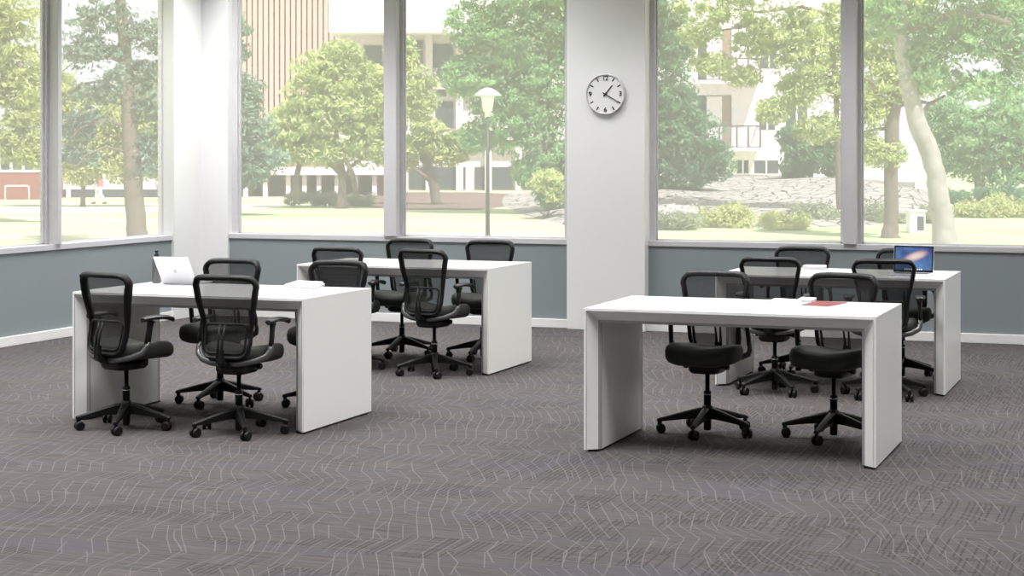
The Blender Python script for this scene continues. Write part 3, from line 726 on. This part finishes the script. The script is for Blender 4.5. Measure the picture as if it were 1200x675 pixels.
tree('young_tree','pale sparse tree in the gap behind the conifer trunk, in the left window','tree',TG, 86,
     [(97,243,3),(98,210,2.5),(100,150,2)], [(110,170,40,34),(150,200,34,18),(95,205,26,14),(185,195,20,16),(70,160,40,50),(170,120,40,50),(130,140,50,40),(60,110,40,50),(120,190,50,16)], M['leaf_olive'], n_leaf=14000, leaf=.13, seed=6, sub=12)
# middle window
tree('maple_tree','rounded sunlit yellow-green maple left of the middle mullion, in front of the pale building','tree',TG, 84,
     [(400,240,6),(402,215,5),(398,185,4),(392,150,3)], [(385,120,62,42),(350,150,46,34),(420,100,44,36),(425,165,50,34),(375,85,40,28),(335,175,26,20),(400,60,28,14),(445,130,36,40),(375,180,36,18)], M['leaf_yellow'], n_leaf=17000, leaf=.13, seed=7, sub=13,
     branches=[[(400,215,4),(412,195,3),(432,180,2)],[(400,205,4),(386,190,3),(362,172,2)],[(350,232,5),(346,212,4.5),(352,185,4),(366,160,3)],[(418,232,4.5),(414,205,4),(404,180,3)]])
tree('leaning_tree','thin-crowned tree with leaning trunk just right of the middle mullion','tree',TG, 90,
     [(512,238,6),(508,215,6),(500,190,5),(488,165,3)], [(490,110,30,36),(500,160,30,26),(478,180,20,22),(520,180,26,18),(470,70,24,30),(540,170,20,20)], M['leaf_yellow'], n_leaf=7000, leaf=.14, seed=8, sub=10,
     branches=[[(508,215,4),(496,205,3),(484,196,2)]])
tree('broadleaf_tree','large full green tree behind and right of the lamp post','tree',TG, 76,
     [(645,262,8),(645,210,7),(640,150,6),(630,80,4)], [(600,50,66,44),(570,90,54,40),(640,100,56,60),(610,150,56,36),(655,190,40,40),(560,30,44,34),(628,200,34,24),(648,225,26,22),(590,125,44,30),(540,90,26,26),(620,-30,80,60),(660,20,60,50),(560,160,26,20)], M['leaf_green'], n_leaf=26000, leaf=.125, seed=9, sub=12,
     branches=[[(645,170,4),(660,128,2.5),(620,120,2)],[(640,140,4),(600,100,2.5),(570,70,1.5)]])
# right window
tree('round_tree','dense dark green rounded tree overlapping the balcony of the white flats','tree',TG, 84,
     [(815,240,5),(815,215,5),(812,180,4)], [(810,170,50,44),(790,120,34,40),(835,190,30,26),(785,60,34,40),(800,205,40,20),(765,170,40,60),(775,20,34,30)], M['leaf_dark'], n_leaf=18000, leaf=.12, seed=10, sub=14)
tree('overhanging_tree','light green tree spreading over the top of the wide right window','tree',TG, 70,
     [(985,262,4),(982,200,3.5),(980,120,3),(975,40,3)], [(850,10,70,26),(920,30,60,30),(960,90,44,36),(980,40,44,40),(935,110,32,26),(890,50,40,20),(960,150,36,20),(820,40,30,16),(1000,110,30,30),(900,-40,110,40),(835,75,30,16),(870,90,26,14),(905,130,24,18),(925,60,50,30)], M['leaf_yellow'], n_leaf=15000, leaf=.115, seed=11, sub=9,
     branches=[[(980,60,3),(930,40,2.5),(880,30,1.8),(830,38,1)],[(980,20,3),(940,8,2.5),(890,14,1.5),(860,10,1)],[(981,110,2.5),(950,100,1.5),(925,112,1)]])
tree('bushy_tree','dark green bushy growth at the top of the stone bank','tree',TG, 98,
     [(950,214,3),(950,195,3)], [(950,180,40,26),(975,165,34,34),(932,197,20,14),(985,195,26,16),(930,160,22,14)], M['leaf_dark'], n_leaf=9000, leaf=.15, seed=12, sub=12)
tree('grey_trunk_tree','straight grey-trunked tree just right of the right-hand mullion','tree',TG, 54,
     [(1043,300,11),(1044,262,8.5),(1044,200,8),(1045,150,8.5),(1047,125,9),(1052,90,6),(1060,30,4),(1070,-60,3)], [(1030,60,30,40),(1040,100,34,30),(1020,130,22,26),(1085,90,30,26),(1050,0,60,40),(1040,180,24,20),(1020,175,16,22)], M['leaf_yellow'], n_leaf=9000, leaf=.09, seed=13, sub=10,
     branches=[[(1045,140,5),(1032,115,3.5),(1016,95,2.5),(1000,90,1.5)],[(1047,125,4),(1075,118,3),(1098,122,2)],[(1044,150,3),(1026,152,2),(1010,155,1.2)],[(1050,100,4),(1044,70,3),(1030,45,2)]])
tree('pale_trunk_tree','leaning tree with thick pale mottled trunk, right of the straight grey trunk','tree',TG, 46,
     [(1112,305,17),(1106,270,13.5),(1100,230,12),(1096,200,11),(1088,175,11.5),(1074,140,11),(1064,100,9),(1057,60,8.5),(1054,20,8),(1056,-30,8),(1050,-120,6)], [(1120,40,60,34),(1180,20,50,44),(1090,80,40,30),(1140,100,40,20),(1040,20,44,30),(1190,70,26,24),(1110,-40,110,50),(1130,-90,100,50),(1110,25,50,22),(1150,50,50,24),(1175,100,30,18),(1080,60,26,26)], M['leaf_green'], mbark=M['bark_pale'], n_leaf=14000, leaf=.085, seed=14, sub=11,
     branches=[[(1058,40,5),(1085,24,5),(1118,18,4.5),(1150,24,4),(1168,32,4)],[(1056,15,5),(1030,16,3.5),(1005,20,3)],[(1074,140,4),(1090,122,3),(1110,112,2)],[(1168,32,3),(1190,10,2.5),(1210,-10,2)]])
tree('spreading_tree','spreading green tree with short dark trunk at the far right, behind the low hedge','tree',TG, 92,
     [(1147,244,6),(1148,215,6),(1150,190,5)], [(1150,160,60,40),(1190,150,50,50),(1120,185,34,24),(1170,200,50,20),(1110,140,30,30),(1215,180,40,40)], M['leaf_green'], n_leaf=17000, leaf=.14, seed=15, sub=13,
     branches=[[(1148,210,4),(1120,190,3),(1100,180,2)],[(1150,200,4),(1180,180,3),(1205,170,2)]])
# shrubs
SG_UP = 1.7
def shrub(name, label, d, px, blobs, mleaf, n=3500, leaf=.12, seed=1, cat='shrub', group=SG, kind=None):
    base = gpt(px, d); root = empty(name, base); tag(root, label, cat, group)
    rr = random.Random(seed); st = MB()
    for k in range(7):
        a = rr.uniform(0,2*PI); h = rr.uniform(.3,.8); st.tube([(0,0,-.03),(math.cos(a)*.2,math.sin(a)*.2,h*.6),(math.cos(a)*.5,math.sin(a)*.5,h)], [.03,.02,.01], 6)
    st.obj('stem', M['bark'], root)
    cs, rs = [], []
    for (x,y,rx,ry) in blobs:
        ry = ry*SG_UP; y = y-2
        for _ in range(16):
            c = at_depth(x+rr.uniform(-.7,.7)*rx, y+rr.uniform(-.6,.6)*ry, d+rr.uniform(-.8,.8))-base; s = pxr(ry,d)*rr.uniform(.5,.8); cs.append(tuple(c)); rs.append((s*1.3,s*1.3,s*.9))
    V = leaves(cs, rs, max(4, n//len(cs)), leaf, seed=seed); V[:,2] = np.maximum(V[:,2], .01)
    quads_obj('foliage', V, mleaf, root); return root
sh = shrub('blossoming_shrub','dark low shrub topped with white blossom, left end of the right window', 60, 792, [(790,262,22,10),(775,264,16,9),(805,264,14,8)], M['leaf_grey'], 3000, .07, 21)
r0 = gpt(792,60)
bc = [tuple(at_depth(792+random.uniform(-22,20), 249+random.uniform(-5,5), 60)-r0) for _ in range(12)]
quads_obj('blossom', leaves(bc, [(.3,.3,.16)]*12, 60, .07, seed=30), M['blossom'], sh)
shrub('yellow_shrub','sunlit yellow-green shrub right of the blossoming one, at the foot of the stone bank', 62, 842, [(832,262,24,11),(856,258,20,12),(872,264,10,9)], M['leaf_olive'], 4200, .08, 22)
shrub('yellow_shrub','wide yellow-green shrub in front of the middle of the stone bank', 60, 915, [(908,264,18,8),(930,266,18,8)], M['leaf_olive'], 3400, .08, 23)
shrub('grey_green_shrub','grey-green shrub at the bank foot, just left of the right-hand mullion', 66, 960, [(945,258,22,11),(972,260,20,11)], M['leaf_grey'], 3600, .09, 24)
shrub('low_shrub','small grey-green shrub left of the white utility box', 66, 1028, [(1026,255,14,12),(1056,263,5,6)], M['leaf_grey'], 3000, .08, 25)
shrub('low_shrub','narrow green shrub between the utility box and the pale trunk', 66, 1088, [(1091,259,5,10)], M['leaf_grey'], 1600, .08, 26)
shrub('low_hedge','pale green rounded hedge on the right, below the spreading tree', 72, 1160, [(1135,252,22,9),(1160,248,30,11),(1190,252,26,10),(1215,252,20,10)], M['leaf_olive'], 6000, .10, 27, cat='hedge')
shrub('dark_hedge','dark hedge line behind the pale rounded hedge', 86, 1160, [(1125,234,24,6),(1160,232,26,7),(1195,230,24,9)], M['leaf_dark'], 4200, .11, 28, cat='hedge')
shrub('groundcover','green ground cover bed beneath the maple', 88, 380, [(355,234,30,5),(390,236,30,6),(425,238,20,5)], M['leaf_grey'], 4200, .10, 29)
shrub('bank_foliage','yellow-green foliage low in front of the large green tree', 70, 640, [(640,214,20,8),(656,226,14,8)], M['leaf_yellow'], 3200, .11, 31)

# ---- lamp post
d = 50; b = gpt(571.5, d); lpst = empty('street_lamp', b); tag(lpst, 'street lamp with white lantern and broad hood on a thin dark pole', 'street lamp')
def H(py): return HC-(py-HOR)*d/F-G
MB().tube([(0,0,0),(0,0,.3)], [.11,.075], 16).tube([(0,0,.3),(0,0,H(137))], [.062,.045], 16).obj('pole', M['lamp_post'], lpst)
MB().lathe([(.07,H(137)),(.085,H(131)),(.13,H(130)),(.21,H(109)),(.2,H(108))], seg=24).obj('lantern', M['lamp_white'], lpst)
MB().lathe([(.39,H(112.5)),(.40,H(111.5)),(.22,H(105.5)),(.08,H(103)),(.02,H(102.6))], seg=28).obj('hood', M['lamp_roof'], lpst)
# ---- utility box
d = 62; b = on_plane(1075.5,273,G); ub = empty('utility_box', b, TH); tag(ub, 'white utility cabinet with dark narrow door on the lawn between the two trunks', 'utility box')
dd = F*(HC-G)/(273-HOR); hw = pxr(9,dd); hh = pxr(25,dd)
MB().bx(-hw,hw,0,.6,0,hh).obj('box_body', M['lamp_white'], ub, bevel=.01)
MB().bx(-.02,hw-.05,-.012,0,.08,hh-.15).obj('box_door', M['dark_glass'], ub)
MB().bx(-hw-.04,hw+.04,-.05,.64,hh,hh+.05).obj('box_lid', M['lamp_white'], ub)

# ---- buildings
def facade(name, label, px0, px1, d, ytop_px, group='buildings beyond the park'):
    a = gpt(px0,d); b2 = gpt(px1,d); w = (b2-a).length; root = empty(name, a, math.atan2(b2.y-a.y,b2.x-a.x)); tag(root, label, 'building', group)
    return root, w, (lambda py: HC-(py-HOR)*d/F-G), (lambda px: (px-px0)*d/F)
# brick-fin tower
r, w, Z, Xp = facade('office_tower','tall office tower faced with pinkish vertical fins, seen above the maple', 225, 398, 150, -60)
MB().bx(0,w,1.0,12,0,Z(-80)).obj('wall', M['fin_back'], r)
n = 27
for k in range(n):
    x = (k+.5)*w/n; MB().bx(x-.17,x+.17,0,1.05,Z(140),Z(-80)).obj('fin', M['fin'], r)
MB().bx(-.2,w+.2,-.3,1.2,Z(145),Z(139)).obj('ledge', M['concrete'], r)
MB().bx(w-.1,w+.9,1.0,11,0,Z(-80)).obj('corner_strip', M['dark_glass'], r)
# concrete building behind maple / big tree
r, w, Z, Xp = facade('pale_office_building','pale concrete building with deep overhanging roof slab behind the maple', 396, 665, 126, 0)
MB().bx(0,w,1.5,14,0,Z(24)).obj('wall', M['concrete'], r)
MB().bx(-.5,w,-1.6,14,Z(40),Z(-46)).obj('roof_slab', M['concrete_white'], r)
for px0, px1, y0, y1 in ((424,446,88,52),(476,494,78,46),(500,530,78,50),(512,522,112,80),(540,560,88,60),(480,500,150,110),(510,530,150,118),(478,545,222,196),(556,600,222,196),(610,650,222,196),(404,450,222,196)):
    f = MB().bx(Xp(px0),Xp(px1),1.38,1.52,Z(y0),Z(y1)).obj('window', M['dark_glass'], r)
for px in (452,498,534,568,604): MB().bx(Xp(px),Xp(px)+.5,.9,1.5,0,Z(40)).obj('pilaster', M['concrete'], r)
for y in (95,155): MB().bx(0,w,.6,1.5,Z(y+9),Z(y)).obj('ledge', M['concrete'], r)
# colonnade pavilion
r, w, Z, Xp = facade('colonnade_pavilion','low pavilion with white columns under the left side of the maple', 250, 452, 108, 0)
MB().bx(0,w,2.5,8,0,Z(205)).obj('wall', M['fin_back'], r)
MB().bx(-.3,w+.2,-.4,8.2,Z(205),Z(197)).obj('roof', M['concrete_white'], r)
for px in (262,285,308,335,354,371,392,414,436): MB().bx(Xp(px),Xp(px)+.28,0,.3,0,Z(205)).obj('column', M['concrete_white'], r)
for px in (266,290,312,341,359,378,398,420): MB().bx(Xp(px),Xp(px)+.7,2.42,2.52,.1,Z(208)).obj('window', M['dark_glass'], r)
# white flats with balcony
r, w, Z, Xp = facade('white_flats','white apartment block with metal-railed balcony above the stone bank', 770, 1010, 118, 0)
MB().bx(0,w,0,12,0,Z(-40)).obj('wall', M['concrete_white'], r)
for i, (yb, yt) in enumerate(((174,112),(96,34))):
    rc = MB().bx(Xp(818),Xp(857),-.04,.02,Z(yb),Z(yt)).obj('balcony_door', M['dark_glass'], r)
    MB().bx(Xp(846),Xp(856),-.07,-.04,Z(yb),Z(yt)).obj('curtain', M['curtain'], rc); MB().bx(Xp(828),Xp(846),-.07,-.04,Z(yb),Z(yt+1)).obj('door_frame', M['concrete_white'], rc)
    sl = MB().bx(Xp(816),Xp(888),-1.7,0,Z(yb+3),Z(yb-1)).obj('balcony_slab', M['concrete_white'], r)
    m = MB(); y0, y1 = Z(yb), Z(yb-26)
    m.tube([(Xp(817),-1.65,y1),(Xp(887),-1.65,y1)], .045, 6); m.tube([(Xp(887),-1.65,y1),(Xp(887),0,y1)], .045, 6); m.tube([(Xp(817),-1.65,y0+.1),(Xp(887),-1.65,y0+.1)], .03, 6)
    for px in (817,840,860,873,887): m.tube([(Xp(px),-1.65,y0),(Xp(px),-1.65,y1)], .055, 6)
    for k in range(46): x = Xp(817)+(Xp(887)-Xp(817))*k/45; m.tube([(x,-1.65,y0),(x,-1.65,y1)], .012, 4)
    m.obj('balcony_rail', M['rail'], r)
for px0, px1, y0, y1 in ((890,908,152,118),(921,946,152,118),(892,910,80,46),(930,952,80,46),(864,877,203,188),(884,912,203,188),(930,960,203,188),(780,800,150,118)):
    f = MB().bx(Xp(px0),Xp(px1),-.03,.03,Z(y0),Z(y1)).obj('window', M['dark_glass'], r)
    MB().bx((Xp(px0)+Xp(px1))/2-.05,(Xp(px0)+Xp(px1))/2+.05,-.06,-.03,Z(y0),Z(y1)).obj('window_bar', M['pipe'], f)
# low red brick building at far left and pale wall next to it
r, w, Z, Xp = facade('brick_building','low red brick building with pale window band at the far left edge', -120, 48, 101, 0)
MB().bx(0,w,0,9,0,Z(202)).obj('wall', M['brick_red'], r); MB().bx(0,w,-.05,9,Z(202),Z(199)).obj('ledge', M['concrete_white'], r)
MB().bx(0,w,.1,8.9,Z(199),Z(176)).obj('window', M['dark_glass'], r); MB().bx(-.3,w+.3,-.5,9.3,Z(176),Z(168)).obj('roof', M['concrete_white'], r)
for k in range(12): x = w*(k+.5)/12; MB().bx(x-.08,x+.08,0,.15,Z(199),Z(176)).obj('window_bar', M['pipe'], r)
r, w, Z, Xp = facade('garden_wall','pale low wall with dark base running behind the lawn in the left window', 50, 240, 106, 0)
MB().bx(0,w,0,.5,Z(222),Z(206)).obj('upper_wall', M['concrete_white'], r); MB().bx(0,w,.05,.45,0,Z(222)).obj('lower_wall', M['dark_glass'], r)
for px in (52,78,112,146,190): MB().bx(Xp(px),Xp(px)+.25,-.1,.5,0,Z(206)).obj('pier', M['concrete_white'], r)
r['category'] = 'garden wall'
b = on_plane(6,235,G); dd = F*(HC-G)/(235-HOR); pr = empty('pipe_rail', b, TH); tag(pr, 'white bent pipe rail standing before the red brick building', 'railing')
q = lambda v: pxr(v,dd); MB().tube([(0,0,0),(0,0,q(15)),(q(.5),0,q(16.8)),(q(2),0,q(17.2)),(q(26),0,q(17.2)),(q(27.5),0,q(16)),(q(28),0,q(14)),(q(28),0,0)], q(.9), 8).obj('rail_tube', M['pipe'], pr)

# ---- two people walking on the far lawn
def person(px, py, d, head, label, shirt, pants, stride, hgt=1.72, hat=False):
    b = at_depth(px,0,d); b.z = G; t = empty('person', b, head); tag(t, label, 'person', 'people walking in the park')
    k = hgt/1.72
    def S(pts, rad, name, m, par, seg=12):
        mb = MB(); mb.tube([Vector(p)*k for p in pts], [r*k for r in rad], seg); return mb
    body = MB()
    def tb(pts, rad, mb=body, seg=12): mb.tube([Vector(p)*k for p in pts], [r*k for r in rad], seg)
    f = stride
    legs = []
    for s, dy in ((-1,-f),(1,f)):
        hip = (s*.09,0,.90); kn = (s*.095,dy*.42+.05,.49); an = (s*.1,dy*.95,.09); legs.append((hip,kn,an))
        tb([hip,((hip[0]+kn[0])/2,(hip[1]+kn[1])/2,.70),kn,((kn[0]+an[0])/2,(kn[1]+an[1])/2-.01,.32),an], [.085,.08,.058,.055,.036])
        tb([(an[0],an[1]-.06,.05),(an[0],an[1],.05),(an[0],an[1]+.10,.035),(an[0],an[1]+.17,.025)], [.03,.045,.038,.02])
    tb([(0,0,.86),(0,0,.95),(0,.01,1.10),(0,.015,1.28),(0,.01,1.40),(0,.0,1.45),(0,.01,1.52)], [.12,.145,.125,.155,.13,.06,.055])
    tb([(0,.02,1.50),(0,.025,1.54),(0,.03,1.60),(0,.025,1.66),(0,.015,1.71),(0,.01,1.725)], [.05,.07,.088,.09,.06,.02])
    tb([(0,.10,1.60),(0,.125,1.585),(0,.11,1.57)], [.008,.016,.01], seg=8)
    for s in (-1,1):
        tb([(s*.088,.01,1.60),(s*.1,.01,1.61)], [.02,.014], seg=8)
        sh, el, wr = (s*.17,.0,1.40), (s*.215,-s*f*.3,1.13), (s*.20,-s*f*.55+.08,.92)
        tb([sh,((sh[0]+el[0])/2,(sh[1]+el[1])/2,1.27),el,((el[0]+wr[0])/2,(el[1]+wr[1])/2,1.02),wr], [.055,.047,.038,.034,.026])
        tb([wr,(wr[0],wr[1]+.015,wr[2]-.05),(wr[0],wr[1]+.02,wr[2]-.09)], [.026,.038,.034], seg=8)
        for i, ln in enumerate((.065,.075,.07,.055)):
            o_ = (i-1.5)*.018; tb([(wr[0],wr[1]+.02+o_,wr[2]-.08),(wr[0]-s*.005,wr[1]+.025+o_,wr[2]-.08-ln*.6),(wr[0]-s*.016,wr[1]+.03+o_,wr[2]-.08-ln)], [.009,.008,.006], seg=6)
        tb([(wr[0],wr[1]+.03,wr[2]-.03),(wr[0]-s*.01,wr[1]+.065,wr[2]-.055),(wr[0]-s*.014,wr[1]+.075,wr[2]-.085)], [.011,.009,.007], seg=6)
    bo = body.obj('body', M['skin'], t)
    rm = bo.modifiers.new('remesh','REMESH'); rm.mode = 'VOXEL'; rm.voxel_size = .008; rm.use_smooth_shade = True
    m = MB(); tb([(0,0,.90),(0,0,.97),(0,.01,1.10),(0,.015,1.28),(0,.01,1.40),(0,.005,1.44)], [.155,.16,.145,.17,.145,.08], m)
    for s in (-1,1):
        sh, el = (s*.15,.0,1.40), (s*.215,-s*f*.3,1.13); tb([sh,((sh[0]+el[0])/2,(sh[1]+el[1])/2,1.27),el], [.07,.062,.055], m)
    m.obj('shirt', shirt, t)
    m = MB()
    for hip,kn,an in legs: tb([hip,((hip[0]+kn[0])/2,(hip[1]+kn[1])/2,.70),kn,((kn[0]+an[0])/2,(kn[1]+an[1])/2-.01,.32),(an[0],an[1],.11)], [.105,.098,.075,.07,.06], m)
    tb([(0,0,.84),(0,0,.92),(0,0,.97)], [.13,.155,.15], m); m.obj('trousers', pants, t)
    m = MB()
    for hip,kn,an in legs: tb([(an[0],an[1]-.07,.05),(an[0],an[1],.052),(an[0],an[1]+.11,.04),(an[0],an[1]+.18,.03)], [.035,.05,.044,.025], m)
    m.obj('shoe', M['shoe'], t)
    m = MB(); tb([(0,-.06,1.53),(0,-.045,1.60),(0,-.015,1.67),(0,.0,1.725),(0,.005,1.745)], [.05,.085,.095,.07,.02], m); m.obj('hair', M['hair'], t)
person(117, 239, 92, TH+PI/2, 'person in pink top and white trousers striding across the far lawn', M['pink'], M['white_cloth'], .33)
person(187, 230, 100, TH+.4, 'person in white top and dark trousers at the edge of the left window pane', M['white_cloth'], M['dark_cloth'], .20, 1.66)

# ================================================================ LIGHT, SKY, CAMERA
w = bpy.data.worlds.new('daylight'); sc.world = w; w.use_nodes = True; bg = w.node_tree.nodes['Background']
bg.inputs[0].default_value = (.94,.97,1.0,1); bg.inputs[1].default_value = 1.2
sd = bpy.data.lights.new('sun', 'SUN'); sd.energy = 7.0; sd.angle = math.radians(1.0); sd.color = (1,.97,.93)
so = bpy.data.objects.new('sun', sd); COL.objects.link(so)
az, el = math.radians(50), math.radians(56)       # sun stands high, to the right and over the building
dirv = Vector((math.cos(el)*math.sin(az), -math.cos(el)*math.cos(az), math.sin(el)))
so.rotation_euler = dirv.to_track_quat('Z','Y').to_euler(); so.location = (20,40,40)
cam = bpy.data.cameras.new('camera'); co = bpy.data.objects.new('camera', cam); COL.objects.link(co); sc.camera = co
cam.sensor_width = 36; cam.lens = F*36/1200; cam.shift_y = -(337.5-HOR)/1200; cam.clip_end = 600
co.location = (0,0,HC); co.rotation_euler = (PI/2,0,TH)
sc.view_settings.view_transform = 'Standard'; sc.view_settings.look = 'None'; sc.view_settings.gamma = 1; sc.view_settings.use_curve_mapping = False
sc.view_settings.exposure = 0
